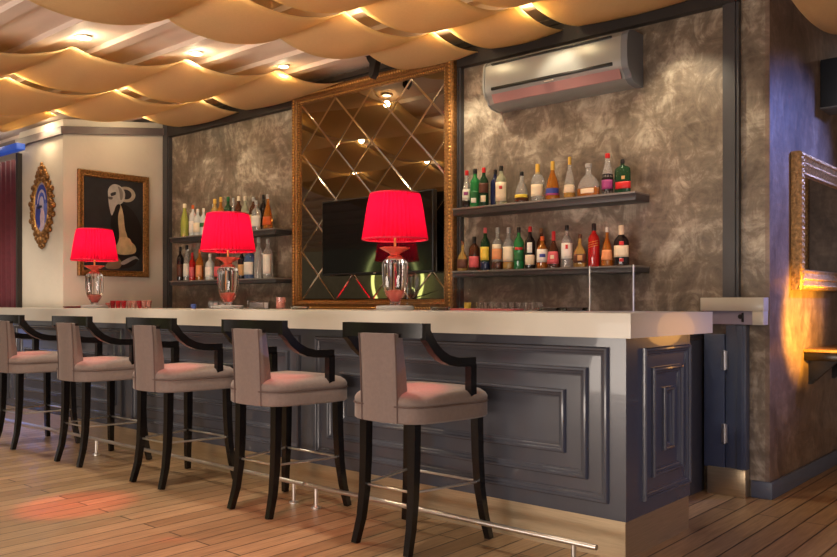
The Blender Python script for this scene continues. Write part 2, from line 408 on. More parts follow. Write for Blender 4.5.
# ------------------------------------------------------------------ bar stools
def rounded_outline(n=56):
    pts = []
    for i in range(n):
        a = 2*PI*i/n
        c, s = math.cos(a), math.sin(a)
        e = .42
        u = math.copysign(abs(c)**e, c); v = math.copysign(abs(s)**e, s)
        y = .018+.276*v
        w = .262+.042*(v*.9) - .012*max(0, v)**2
        pts.append((w*u, y))
    return pts
OUT = rounded_outline()
def make_stool(label):
    t = thing('bar_stool', label, 'bar stool', (0, 0, 0), 0, 'bar stools along the counter')
    b = MB()
    lay = [(.97, .598), (1., .606), (1., .668), (.985, .674)]
    b.ring_loft([[(x*k, .015+(y-.015)*k, z) for x, y in OUT] for k, z in lay]); b.done('seat_frame', M['taupe'], t)
    b = MB()
    lay = [(.975, .674), (1., .684), (1., .698), (.975, .714), (.90, .731), (.76, .744), (.5, .752), (.2, .755)]
    b.ring_loft([[(x*k, .015+(y-.015)*k, z) for x, y in OUT] for k, z in lay]); s_ = b.done('seat_cushion', M['taupe'], t, None, 60)
    b = MB(); b.tube([(x*1.004, .015+(y-.015)*1.004, .676) for x, y in OUT]+[(OUT[0][0]*1.004, OUT[0][1], .676)], .0045, 6); b.done('piping', M['piping'], s_)
    # upholstered back panel
    prof = [(-.268, .60), (-.271, .70), (-.275, .80), (-.279, .90), (-.288, 1.012), (-.238, 1.012), (-.222, .92), (-.205, .82), (-.196, .74), (-.192, .68), (-.195, .60)]
    b = MB(); rings = []
    for k in range(13):
        u = -1+2*k/12
        edge = .985 if abs(u) == 1 else 1
        rings.append([(u*.114, (y+.228)*(1-.12*(abs(u) > .99))-.228+.012*u*u, z*edge+(1-edge)*.8) for y, z in prof])
    b.ring_loft(rings); bk = b.done('backrest', M['taupe'], t, None, 40)
    for sx in (-1, 1):
        b = MB(); b.tube([(sx*.114, y+.016, z) for y, z in [(p[0]-.003, p[1]) for p in prof[:5]]], .004, 6); b.done('piping', M['piping'], bk)
    # dark top rail and sweeping arms
    b = MB()
    railp = []
    for k in range(17):
        u = -1+2*k/16
        yc = -.232+.018*u*u
        zb = .985 if abs(u) < .97 else .99
        railp.append([(u*.262, yc-.02, zb+.008), (u*.262, yc+.02, zb+.008), (u*.262, yc+.02, 1.06), (u*.262, yc-.02, 1.06)])
    b.ring_loft(railp); b.done('top_rail', M['darkwood'], t)
    topc = [(-.236, 1.06), (-.20, 1.028), (-.157, .972), (-.11, .934), (-.06, .910), (0, .897), (.07, .893), (.138, .893)]
    botc = [(.138, .848), (.07, .85), (0, .853), (-.065, .864), (-.125, .888), (-.178, .926), (-.215, .968), (-.236, .985)]
    for sx in (-1, 1):
        b = MB(); b.prism(topc+botc, 'x', sx*.268-sx*.036, sx*.268)
        b.box((sx*.25-.018, .098, .69), (sx*.25+.018, .142, .86)); b.done('arm', M['darkwood'], t, None, 25)
    for sx in (-1, 1):
        MB().tube([(sx*.155, -.185, .605), (sx*.155, -.187, .42), (sx*.156, -.195, .25), (sx*.16, -.212, .12), (sx*.168, -.245, 0)], [.022, .0215, .020, .018, .016], square=True).done('leg', M['darkwood'], t, None, 50)
        MB().tube([(sx*.222, .205, .605), (sx*.225, .207, .42), (sx*.234, .211, .25), (sx*.252, .22, .12), (sx*.274, .236, 0)], [.022, .0215, .020, .018, .016], square=True).done('leg', M['darkwood'], t, None, 50)
    z = .278
    for a, c in (((-.155, -.19), (.155, -.19)), ((-.155, -.19), (-.232, .21)), ((.155, -.19), (.232, .21)), ((-.232, .21), (.232, .21))):
        MB().tube([(*a, z), (*c, z)], .0065, 10).done('footrest_bar', M['chrome'], t)
    return t
st = make_stool('taupe bar stool with dark arms, nearest and rightmost at the bar')
st.location = (-2.645, 3.03, 0)
for x, r, lab in ((-3.635, 0, 'taupe bar stool with dark arms, second from the right end of the bar'),
                  (-4.69, .0, 'taupe bar stool with dark arms, middle one of the row of five'),
                  (-5.735, .0, 'taupe bar stool with dark arms, second from the left end of the row'),
                  (-6.81, .0, 'taupe bar stool with dark arms, leftmost and farthest along the bar')):
    c = copy_tree(st); c.location = (x, 3.03+(.008 if x < -4 else 0), 0); c.rotation_euler.z = r; c['label'] = lab

# ------------------------------------------------------------------ table lamps
def make_lamp(label):
    t = thing('table_lamp', label, 'table lamp', (0, 0, 0), 0, 'red shaded crystal lamps on the bar')
    rp = lambda i, k: .04 if i % 2 else -.028
    n = 88
    prof = [(.205, .448), (.203, .46), (.19, .54), (.178, .62), (.166, .69), (.157, .73), (.154, .742)]
    sh = MB().lathe(prof, seg=n, ripple=rp, cap0=False, cap1=False).done('lamp_shade', M['shade'], t, None, 10)
    for r, z in ((.206, .45), (.1565, .738)):
        b = MB(); b.tube([(r*math.cos(a), r*math.sin(a), z) for a in [2*PI*i/48 for i in range(49)]], .0055, 8); b.done('rim_band', M['red_band'], sh)
    # crystal column
    MB().lathe([(.028, .03), (.034, .04), (.030, .055), (.046, .078), (.060, .105), (.071, .145), (.077, .2), (.079, .3), (.066, .318), (.05, .325)], seg=32, rot=.1, ripple=lambda i, k: .05 if i % 2 else -.04).done('crystal_column', M['crystal'], t, None, 5)
    MB().lathe([(.02, .058), (.026, .072), (.048, .105), (.052, .125), (.03, .135)], seg=12).done('lower_collar', M['red_crystal'], t)
    MB().lathe([(.05, .322), (.055, .335), (.03, .352), (.036, .362), (.085, .392), (.088, .40), (.03, .396), (.02, .40)], seg=24, ripple=lambda i, k: (.1 if i % 3 == 0 else -.02) if k in (4, 5) else 0).done('flared_collar', M['red_crystal'], t, None, 20)
    MB().tube([(0, 0, .39), (0, 0, .56)], .008, 10).done('stem', M['gold_edge'], t)
    MB().lathe([(.012, .555), (.02, .57), (.032, .60), (.03, .625), (.012, .645)], seg=16).done('bulb', M['bulb'], t)
    MB().lathe([(.118, 0), (.122, .006), (.122, .024), (.112, .03), (.03, .032)], seg=36).done('base', M['frosted'], t)
    return t
M['frosted'] = mat('frosted_crystal', srgb(225, 222, 222), .15, trans=.55, var=.04)
M['red_band'] = mat('red_ribbon', (.55, .01, .05), .6)
lamps = []
l0 = make_lamp('red pleated lamp nearest on the bar, before the wall mirror')
for i, (x, lab) in enumerate(((-3.533, None), (-5.293, 'red pleated lamp in the middle, before the left bottle shelves'), (-7.375, 'red pleated lamp farthest left on the bar, before the goat painting'))):
    o = l0 if i == 0 else copy_tree(l0)
    o.location = (x, 3.85, 1.107)
    if lab: o['label'] = lab
    warm(x, 3.85, 1.107+.665, 1.5, (1, .55, .38), .025)

# ------------------------------------------------------------------ wall mirror, television
mz0, mz1, mx0, mx1 = 1.08, 3.052, -5.77, -3.892
mr = thing('wall_mirror', 'tall wall mirror with faceted diamond glass in a gold frame', 'mirror', ((mx0+mx1)/2, 4.938, mz0))
cx = (mx0+mx1)/2
wallf = lambda u, v, h: (u-cx, -h, v-mz0)
MB().frame(wallf, mx0, mx1, mz0, mz1, [(0, 0), (0, .035), (.006, .045), (.02, .05), (.03, .042), (.05, .05), (.068, .055), (.08, .045), (.085, .03), (.10, .028), (.105, .012)]).done('frame', M['gold'], mr, None, 25)
b = MB()
def bead_row(b, u0, u1, v0, v1, ins, h, step, r, f, base=0):
    u0 += ins; u1 -= ins; v0 += ins; v1 -= ins
    n = int((u1-u0)/step)
    for i in range(n+1):
        u = u0+(u1-u0)*i/n
        for v in (v0, v1): b.ball(f(u, v, h), r, 1)
    n = int((v1-v0)/step)
    for i in range(1, n):
        v = v0+(v1-v0)*i/n
        for u in (u0, u1): b.ball(f(u, v, h), r, 1)
bead_row(b, mx0, mx1, mz0, mz1, .032, .045, .028, .013, wallf)
b.done('beading', M['gold_edge'], mr, None, 60); b = MB()
bead_row(b, mx0, mx1, mz0, mz1, .088, .032, .022, .007, wallf)
b.done('beading', M['gold_edge'], mr, None, 60)
# glass cut into diamonds
b = MB(); a0, a1, c0, c1 = mx0+.1, mx1-.1, mz0+.1, mz1-.1
vs = [b.bm.verts.new(wallf(u, v, .014)) for u, v in ((a0, c0), (a1, c0), (a1, c1), (a0, c1))]
b.bm.faces.new(vs)
for k in range(-8, 9):
    for sgn, base in ((1, -2.28), (-1, 7.72)):
        # sgn 1: x+z = base+.44k ; sgn -1: z-x = base+.44k
        cc = base+.44*k
        n = Vector((1, 0, 1)) if sgn == 1 else Vector((-1, 0, 1))
        pt = Vector(wallf(0, cc, .014))
        bmesh.ops.bisect_plane(b.bm, geom=b.bm.verts[:]+b.bm.edges[:]+b.bm.faces[:], plane_co=pt, plane_no=n)
fs = b.bm.faces[:]
bmesh.ops.recalc_face_normals(b.bm, faces=fs)
res = bmesh.ops.inset_individual(b.bm, faces=fs, thickness=.013, depth=.0)
rim = set(res['faces'])
for f in b.bm.faces:
    pass
for f in fs:
    for v in f.verts: v.co.y -= .0022
me_bm = b.bm
glass = b.done('mirror_glass', M['bronze_mirror'], mr, None, 1)
glass.data.materials.append(M['bevel'])
for p in glass.data.polygons:
    p.use_smooth = False
    if abs(p.normal.y) < .9995: p.material_index = 1
# television
tv = thing('television', 'black flat television hung in front of the wall mirror', 'television', (-4.65, 4.86, 1.39))
MB().box((-.635, -.035, 0), (.62, .012, .64), .006).done('casing', M['black'], tv)
MB().box((-.622, -.038, .018), (.607, -.035, .627)).done('screen', M['screen'], tv)
MB().box((-.2, .0, .15), (.2, .06, .5)).done('wall_bracket', M['black'], tv)
MB().box((-.012, -.04, .005), (.012, -.036, .012)).done('emblem', M['chrome'], tv)

# ------------------------------------------------------------------ air conditioner
ac = thing('air_conditioner', 'silver split air conditioner on the plaster wall above the bottle shelves', 'air conditioner', (-2.96, 5, 2.56))
pr = [(0, .335), (-.13, .335), (-.185, .325), (-.212, .295), (-.222, .24), (-.222, .15), (-.215, .105), (-.195, .075), (-.17, .055), (-.16, .03), (-.12, .008), (-.05, 0), (0, 0)]
MB().prism(pr, 'x', -.55, .52).done('body', M['ac'], ac, None, 30)
for sx0, sx1 in ((-.565, -.55), (.52, .565)):
    MB().prism([(y*1.02, .168+(z-.168)*1.02) for y, z in pr], 'x', sx0, sx1).done('end_cap', M['ac_end'] if sx0 > 0 else M['ac'], ac, None, 30)
MB().box((-.49, -.2255, .293), (.45, -.195, .305), .002).done('air_slot', M['black'], ac)
MB().box((-.49, -.2285, .112), (.46, -.19, .133), .003).done('air_slot', M['black'], ac)
MB().ring_loft([[(x, -.207, .088), (x, -.175, .03), (x, -.166, .03), (x, -.196, .09)] for x in (-.50, .50)]).done('louvre', M['ac_louvre'], ac)
MB().box((-.05, -.2245, .096), (.02, -.212, .102)).done('emblem', M['chrome'], ac)

# ------------------------------------------------------------------ shelves
M['shelf_top'] = mat('grey_shelf_top', srgb(128, 122, 116), .3, var=.06)
def shelf(x0, x1, z1, th, label):
    t = MB().box((x0, 4.80, z1-th), (x1, 4.998, z1-.012), .003)
    o = tag(t.done('wall_shelf', M['trim']), label, 'shelf', 'dark bottle shelves on the wall')
    MB().box((x0, 4.79, z1-.012), (x1, 4.998, z1), .002).done('top_board', M['shelf_top'], o)
    return o
ZR1, ZR2, ZL1, ZL2 = 1.858, 1.391, 1.84, 1.386
shelf(-3.818, -2.35, ZR1, .055, 'upper dark shelf of bottles under the air conditioner')
shelf(-3.818, -2.35, ZR2, .045, 'lower dark shelf of bottles right of the wall mirror')
shelf(-7.60, -5.885, ZL1, .055, 'upper dark shelf of bottles left of the wall mirror')
shelf(-7.60, -5.885, ZL2, .045, 'lower dark shelf of bottles left of the wall mirror')

# ------------------------------------------------------------------ bottles
GL = dict(clear=((.92, .92, .89), .8), green=((.04, .34, .10), .45), dgreen=((.015, .07, .03), .3), brown=((.11, .035, .015), .35), amber=((.72, .26, .04), .6),
          gold=((.75, .48, .14), .6), dark=((.02, .014, .016), .2), red=((.65, .02, .02), .4), frost=((.78, .80, .78), .3), lime=((.62, .64, .14), .5), blue=((.15, .25, .5), .6),
          pale=((.74, .74, .52), .65), navy=((.02, .03, .1), .25))
def gm(k): c, t = GL[k]; return mat('bottle_glass_'+k, c, .06, trans=t, var=.08, scale=20)
CP = dict(red=srgb(196, 36, 40), gold=srgb(214, 170, 74), black=srgb(24, 22, 24), white=srgb(228, 222, 210), silver=srgb(170, 168, 165), orange=srgb(214, 96, 40),
          green=srgb(30, 100, 50), cream=srgb(232, 214, 184), wood=srgb(110, 72, 42), pink=srgb(206, 90, 96), blue=srgb(58, 70, 150), purple=srgb(150, 60, 120),
          peach=srgb(226, 150, 100), yellow=srgb(226, 196, 70), tan=srgb(196, 150, 96), brown=srgb(90, 50, 34))
def cm(k, r=.4): return mat('bottle_paint_'+k, CP[k], r, var=.06, scale=30)
SHP = {
 'straight': [(.0, .0), (.96, .0), (1, .02), (1, .60), (.96, .66), (.75, .72), (.45, .77), (.36, .81), (.34, .93)],
 'round': [(.0, .0), (.95, .0), (1, .03), (1, .54), (.93, .63), (.7, .70), (.42, .745), (.32, .79), (.31, .93)],
 'slim': [(.0, .0), (.9, .0), (.97, .04), (1, .3), (.96, .45), (.78, .6), (.55, .7), (.42, .78), (.38, .93)],
 'cone': [(.0, .0), (.97, .0), (1, .03), (.97, .2), (.86, .38), (.66, .53), (.42, .65), (.27, .73), (.25, .93)],
 'decanter': [(.0, .0), (.86, .0), (.97, .06), (1, .22), (.92, .40), (.66, .55), (.36, .64), (.25, .69), (.24, .90)],
 'flask': [(.0, .0), (.96, .0), (1, .03), (1, .62), (.94, .72), (.7, .78), (.3, .81), (.22, .83), (.22, .93)],
}
def rad_at(shape, f):
    p = SHP[shape]
    for (r0, z0), (r1, z1) in zip(p, p[1:]):
        if z0 <= f <= z1 and z1 > z0: return r0+(r1-r0)*(f-z0)/(z1-z0)
    return p[-1][0]
def bottle(x, z, h, w, shape, glass, cap, lab, label, group, y=4.875, lz=(.12, .48), cap_h=.10, flat=1., liquid=None, extra=None):
    r = w/2
    t = thing('bottle', label, 'bottle', (x, y, z), random.uniform(-.15, .15), group)
    P = SHP[shape]
    MB().lathe([(max(.0005, a*r), c*h) for a, c in P], seg=20, sy=flat).done('glass_body', gm(glass), t, None, 40)
    nr = P[-1][0]*r
    if cap:
        MB().lathe([(nr*1.12, h*(1-cap_h-.03)), (nr*1.16, h*(1-cap_h)), (nr*1.16, h*.985), (nr*.95, h)], seg=14, sy=max(flat, .8)).done('cap', cm(cap, .35), t, None, 40)
    def wrap(z0, z1, m, a0=-1.15, a1=1.15, nm='paper_label', k=1.012):
        b = MB(); rings = []
        for i in range(13):
            a = -PI/2+.45+a0+(a1-a0)*i/12
            rings.append([((r*rad_at(shape, f)*k+.0006)*math.cos(a), (r*rad_at(shape, f)*k+.0006)*math.sin(a)*flat-(.0008 if flat < 1 else 0), f*h) for f in [z0+(z1-z0)*q/4 for q in range(5)]])
        b.ring_loft(rings, False, False, False)
        o = b.done(nm, m, t, None, 60)
        md = o.modifiers.new('thick', 'SOLIDIFY'); md.thickness = .0008; md.offset = 1
    if lab: wrap(lz[0], lz[1], cm(lab, .55))
    if liquid: wrap(.015, liquid[1], gm(liquid[0]), -PI, PI, 'liquid', 1.004)
    for e in extra or (): wrap(e[1], e[2], cm(e[0], .5), e[3] if len(e) > 3 else -.5, e[4] if len(e) > 4 else .5, e[5] if len(e) > 5 else 'emblem', 1.03)
    return t
GRT, GRB = 'bottles on the upper right shelf', 'bottles on the lower right shelf'
GLT, GLB = 'bottles on the upper left shelf', 'bottles on the lower left shelf'
R1 = ZR1
bottle(-3.745, R1, .285, .066, 'slim', 'clear', 'red', 'white', 'slim clear bottle with red cap, leftmost on the upper right shelf', GRT, lz=(.22, .5), liquid=('dark', .2), extra=[('purple', .34, .43)])
bottle(-3.668, R1, .29, .078, 'straight', 'green', 'black', 'green', 'bright green bottle with black cap beside the slim red capped one', GRT, lz=(.2, .42), extra=[('white', .12, .24)])
bottle(-3.588, R1, .29, .072, 'straight', 'dgreen', 'red', 'brown', 'dark green bottle with red cap and brown label', GRT, lz=(.35, .6), extra=[('cream', .12, .28)])
bottle(-3.525, R1, .275, .07, 'straight', 'navy', 'black', None, 'navy black bottle with black cap half behind the red capped one', GRT, y=4.93)
bottle(-3.432, R1, .285, .082, 'straight', 'pale', 'black', 'cream', 'pale bottle with large cream label and black cap', GRT, lz=(.1, .58), extra=[('red', .4, .48, -.2, .3)])
bottle(-3.256, R1, .225, .10, 'cone', 'clear', 'black', 'yellow', 'short cone shaped bottle, dark liquor at its base, upper right shelf', GRT, lz=(.17, .27), liquid=('brown', .26))
bottle(-3.123, R1, .265, .09, 'round', 'clear', 'gold', 'cream', 'clear bottle with tall gold cap and white label', GRT, cap_h=.26, lz=(.14, .45))
bottle(-3.002, R1, .27, .10, 'cone', 'amber', 'gold', 'blue', 'amber cognac bottle with blue label and tall gold cap', GRT, cap_h=.2, lz=(.16, .3), extra=[('purple', .12, .17, -1, 1)])
bottle(-2.868, R1, .285, .08, 'cone', 'clear', 'gold', 'cream', 'tall slender clear bottle with gold stopper and amber base', GRT, cap_h=.16, lz=(.14, .33), liquid=('gold', .16))
bottle(-2.725, R1, .225, .165, 'decanter', 'clear', 'silver', None, 'wide clear decanter half full of amber spirit', GRT, flat=.5, cap_h=.08, liquid=('amber', .26), extra=[('cream', .1, .24, -.9, .3, 'paper_label')])
bottle(-2.585, R1, .275, .076, 'slim', 'clear', 'red', 'purple', 'slim bottle with red cap and purple label', GRT, lz=(.14, .36), cap_h=.09, liquid=('dark', .5))
bottle(-2.478, R1, .225, .118, 'flask', 'dgreen', 'black', 'red', 'broad dark green flask with red label, rightmost on the upper right shelf', GRT, flat=.5, lz=(.14, .34), extra=[('tan', .4, .5, -.25, .15)])
R2 = ZR2
bottle(-3.785, R2, .225, .092, 'decanter', 'gold', 'wood', 'brown', 'squat amber decanter, leftmost on the lower right shelf', GRB, lz=(.1, .4), flat=.8)
bottle(-3.675, R2, .255, .08, 'straight', 'brown', 'black', 'pink', 'brown bottle with black neck and pinkish label', GRB, lz=(.1, .42), cap_h=.2)
bottle(-3.575, R2, .315, .07, 'straight', 'dgreen', 'pink', 'yellow', 'dark green bottle with yellow label on the lower right shelf', GRB, lz=(.24, .55), liquid=('navy', .2))
bottle(-3.465, R2, .31, .078, 'round', 'clear', 'silver', 'peach', 'clear bottle with orange label and silver cap', GRB, lz=(.25, .5), extra=[('cream', .5, .6, -1, 1)], liquid=('brown', .2))
bottle(-3.368, R2, .305, .08, 'round', 'clear', 'silver', 'cream', 'clear bottle with plain white label and silver cap', GRB, lz=(.2, .54), liquid=('gold', .18))
bottle(-3.28, R2, .30, .074, 'straight', 'green', 'black', 'green', 'bright green bottle with red mark on the lower right shelf', GRB, lz=(.2, .4), extra=[('red', .46, .52, -.8, .8)])
bottle(-3.185, R2, .30, .07, 'straight', 'dark', 'red', 'cream', 'dark bottle with red cap and cream foot label', GRB, lz=(.1, .33), extra=[('white', .38, .62, -.5, .5)])
bottle(-3.135, R2, .29, .066, 'straight', 'brown', 'wood', None, 'brown bottle half hidden behind the red capped dark one', GRB, y=4.94)
bottle(-3.085, R2, .225, .08, 'round', 'amber', 'orange', 'white', 'short bottle with orange cap and white and blue label', GRB, lz=(.2, .6), extra=[('blue', .35, .45)])
bottle(-2.994, R2, .255, .09, 'cone', 'brown', 'red', 'pink', 'brown bottle with red cap and rose label', GRB, cap_h=.22, lz=(.12, .45), extra=[('cream', .25, .35, -.3, .3)])
bottle(-2.89, R2, .29, .08, 'round', 'clear', 'black', 'white', 'clear bottle with white label bearing a red bird mark', GRB, lz=(.22, .58), extra=[('red', .44, .54, -.25, .15)])
bottle(-2.79, R2, .225, .10, 'decanter', 'gold', 'brown', 'brown', 'round brown dimpled bottle with oval gold label', GRB, lz=(.14, .4), flat=.7, extra=[('tan', .2, .36, -.35, .35)])
sb = bottle(-2.685, R2, .29, .076, 'straight', 'red', 'black', None, 'bright red bottle with black cap and gold slanted stripes', GRB, cap_h=.14)
for k, z0 in enumerate((.14, .155, .17)):
    b = MB(); b.tube([(.0386*math.cos(a), .0386*math.sin(a), z0-.012+.016*(i/8)) for i, a in enumerate([-PI/2+.45-.9+1.8*i/8 for i in range(9)])], .0012, 5)
    b.done('stripe', cm('gold'), sb)
bottle(-2.588, R2, .26, .08, 'cone', 'amber', 'white', 'peach', 'amber bottle with white cap and peach label', GRB, lz=(.16, .42))
bottle(-2.487, R2, .265, .105, 'round', 'dark', 'cream', 'cream', 'dark bottle with large white label, rightmost on the lower right shelf', GRB, cap_h=.22, lz=(.22, .5), flat=.75, extra=[('red', .5, .6, -.3, .3), ('red', .1, .18, -.25, .25)])
L1 = ZL1
for (x, h, w, shp, gl, cap, lab, txt, y, kw) in (
 (-7.45, .35, .085, 'slim', 'lime', 'cream', None, 'tall lime yellow bottle, leftmost on the upper left shelf', 4.875, {}),
 (-7.30, .325, .075, 'straight', 'frost', 'orange', 'white', 'frosted bottle with orange cap on the upper left shelf', 4.875, {}),
 (-7.19, .275, .085, 'round', 'frost', 'white', 'cream', 'white frosted bottle with white cap and cream label', 4.86, {}),
 (-7.09, .275, .075, 'round', 'frost', 'white', 'green', 'white frosted bottle with green label mark', 4.86, dict(lz=(.3, .45))),
 (-7.03, .32, .075, 'straight', 'clear', 'silver', 'white', 'clear bottle with silver cap left of the middle red lamp', 4.94, {}),
 (-6.92, .355, .085, 'straight', 'gold', 'gold', 'cream', 'golden bottle with gold cap above the middle lamp shade', 4.875, {}),
 (-6.82, .365, .08, 'round', 'amber', 'gold', 'cream', 'amber bottle with gold cap above the middle lamp shade', 4.875, {}),
 (-6.70, .36, .08, 'straight', 'dgreen', 'green', 'white', 'dark bottle with green cap above the middle lamp shade', 4.875, {}),
 (-6.615, .34, .075, 'cone', 'clear', 'silver', None, 'clear narrow necked bottle above the middle lamp shade', 4.875, {}),
 (-6.53, .35, .08, 'straight', 'brown', 'cream', 'peach', 'brown bottle with cream cap on the upper left shelf', 4.875, {}),
 (-6.43, .34, .08, 'round', 'pale', 'cream', 'cream', 'pale bottle with cream cap and cream label', 4.875, {}),
 (-6.37, .335, .08, 'straight', 'brown', 'silver', 'tan', 'brown bottle with silver cap standing right of the middle lamp', 4.93, {}),
 (-6.225, .28, .105, 'round', 'clear', 'silver', 'white', 'broad clear bottle with big white label', 4.85, dict(flat=.7)),
 (-6.24, .345, .07, 'straight', 'dark', 'black', None, 'dark bottle behind the broad white labelled one', 4.945, {}),
 (-6.085, .33, .115, 'cone', 'amber', 'silver', 'orange', 'bell shaped amber bottle, rightmost on the upper left shelf', 4.875, dict(lz=(.12, .36), flat=.75)),
): bottle(x, L1, h, w, shp, gl, cap, lab, txt, GLT, y=y, **kw)
L2 = ZL2
for (x, h, w, shp, gl, cap, lab, txt, y, kw) in (
 (-7.53, .36, .07, 'straight', 'dark', 'black', 'brown', 'dark wine bottle, leftmost on the lower left shelf', 4.875, {}),
 (-7.41, .37, .07, 'slim', 'clear', 'black', 'white', 'slender clear bottle second on the lower left shelf', 4.875, {}),
 (-7.31, .29, .065, 'straight', 'red', 'red', 'pink', 'small reddish bottle on the lower left shelf', 4.875, {}),
 (-7.18, .32, .075, 'round', 'amber', 'orange', 'peach', 'amber bottle with orange cap on the lower left shelf', 4.875, {}),
 (-7.00, .265, .095, 'round', 'frost', 'white', 'white', 'short frosted white bottle on the lower left shelf', 4.875, {}),
 (-6.86, .27, .08, 'straight', 'brown', 'black', 'pink', 'brown bottle with pink label left of the middle lamp collar', 4.875, {}),
 (-6.48, .29, .075, 'straight', 'dark', 'orange', 'tan', 'dark bottle with orange cap right of the middle lamp collar', 4.875, {}),
 (-6.355, .33, .11, 'round', 'blue', 'silver', 'white', 'broad pale blue bottle under the middle lamp shade', 4.875, {}),
 (-6.22, .39, .085, 'straight', 'clear', 'silver', None, 'tall clear bottle on the lower left shelf', 4.875, {}),
 (-6.085, .37, .09, 'straight', 'clear', 'silver', 'white', 'tall clear bottle with white label, rightmost on the lower left shelf', 4.875, dict(lz=(.1, .6))),
): bottle(x, L2, h, w, shp, gl, cap, lab, txt, GLB, y=y, **kw)

# ------------------------------------------------------------------ things on the worktop
CT = 1.107
def tumbler(x, y, h, r, m, label, group, fill=None):
    t = thing('shot_glass', label, 'shot glass', (x, y, CT), 0, group)
    MB().lathe([(r*.75, 0), (r, h), (r*.9, h), (r*.66, h*.22)], seg=16).done('glass', m, t)
    if fill: MB().lathe([(r*.66, h*.23), (r*.82, h*.7)], seg=14).done('drink', fill, t)
    return t
lab = 'red shot glass in the row right of the far left lamp'
places = ['nearest the lamp base', 'second from the lamp', 'third from the lamp', 'fourth from the lamp', 'fifth from the lamp', 'sixth from the lamp', 'seventh from the lamp', 'eighth from the lamp', 'last at the right end']
for i, x in enumerate((-7.44, -7.35, -7.25, -7.15, -7.05, -6.96, -6.87, -6.79, -6.71)):
    red = i in (1, 2, 3, 6)
    tumbler(x, 4.02, .07 if i else .05, .025, M['red_glass'] if red else M['pink_glass'], ('red' if red else 'pink')+' shot glass '+places[i]+' in the far left row', 'red and pink shot glasses by the far left lamp')
tr = MB().lathe([(.13, 0), (.15, .016), (.145, .016), (.125, .005)], (-7.70, 3.86, CT), 32).done('serving_tray', M['red_glass']); tag(tr, 'low red glass tray left of the far left lamp', 'tray')
order = ['first', 'second', 'third', 'fourth', 'fifth', 'sixth', 'seventh', 'eighth', 'ninth', 'tenth']
for i in range(10):
    tumbler(-3.10+.05*i, 4.16, .05, .018, M['glass'], f'tiny clear shot glass {order[i]} from the left in the row below the right shelves', 'tiny clear shot glasses below the right shelves')
t = thing('votive_candle', 'small yellow votive candle at the left end of the clear shot glasses', 'candle', (-3.19, 4.16, CT))
MB().lathe([(.022, 0), (.024, .05), (.018, .05), (.016, .03)], seg=16).done('holder', mat('yellow_glass', srgb(220, 190, 70), .2, trans=.4), t)
MB().tube([(0, 0, .03), (0, 0, .045)], .002, 6).done('wick', M['black'], t)
tr = MB().box((-3.22, 3.99, CT), (-2.72, 4.10, CT+.012), .003).done('bar_mat', mat('rosy_rubber', srgb(150, 70, 70), .6)); tag(tr, 'long rosy bar mat below the right bottle shelves', 'bar mat')
for x, nm in ((-2.55, 'left one of the two'), (-2.38, 'right one of the two')):
    a_ = MB().lathe([(.07, 0), (.075, .02), (.066, .02), (.055, .006)], (x, 4.1, CT), 28).done('glass_dish', M['glass']); tag(a_, f'low clear glass dish behind the glass screen, {nm}', 'dish', 'low glass dishes on the bar')
# clear screen
gsc = thing('glass_screen', 'clear acrylic screen standing at the right end of the worktop', 'glass screen', (-2.345, 4.205, CT))
MB().box((-1.4, -.003, 0), (0, .003, .258)).done('pane', M['thin_glass'] if 'thin_glass' in M else M['glass'], gsc)
MB().box((.006, -.003, 0), (.27, .003, .258)).done('pane', M['glass'], gsc)
for x in (.003, .273): MB().box((x-.0025, -.0035, 0), (x+.0025, .0035, .259)).done('polished_edge', mat('polished_edge', srgb(215, 210, 205), .3), gsc)
# things by the middle lamp
for x, w, nm, m_, label in ((-5.72, .03, 'napkin_holder', 'glass', 'small clear acrylic holder left of the middle lamp'), (-5.55, .05, 'napkin_holder', 'glass', 'clear acrylic holder touching the middle lamp base'),
                    (-5.13, .10, 'napkin_holder', 'glass', 'wide clear acrylic holder right of the middle lamp')):
    t = thing(nm, label, 'holder', (x, 4.02, CT), 0, 'clear acrylic holders on the bar')
    b = MB(); b.box((-w, -.03, 0), (w, .03, .006)); b.box((-w, -.03, .006), (w, -.026, .065)); b.box((-w, .026, .006), (w, .03, .065)); b.done('holder', M['glass'], t)
    MB().box((-w*.9, -.02, .007), (w*.9, .02, .05)).done('napkins', mat('napkin_paper', srgb(205, 200, 205), .8), t)
t = thing('candle_jar', 'rosy candle jar right of the acrylic holders', 'candle jar', (-4.90, 4.05, CT))
MB().lathe([(.034, 0), (.037, .09), (.031, .09), (.03, .008)], seg=20).done('jar', M['pink_glass'], t)
MB().lathe([(.029, .01), (.029, .055)], seg=18).done('wax', mat('candle_wax', srgb(220, 170, 140), .6), t)
t = MB().lathe([(.02, 0), (.024, .035), (.02, .04)], (-5.98, 4.0, CT), 16).done('salt_pot', mat('blue_ceramic', srgb(70, 90, 160), .3)); tag(t, 'small blue pot on the bar left of the middle lamp', 'pot')
t = MB().lathe([(.06, 0), (.072, .022), (.062, .022), (.05, .006)], (-4.62, 4.0, CT), 24).done('glass_dish', M['glass']); tag(t, 'low clear glass dish between the middle and nearest lamps', 'dish', 'low glass dishes on the bar')
t = MB().lathe([(.055, 0), (.066, .022), (.058, .022), (.045, .006)], (-3.2, 3.9, CT), 24).done('glass_dish', M['glass']); tag(t, 'low clear glass dish right of the nearest lamp', 'dish', 'low glass dishes on the bar')

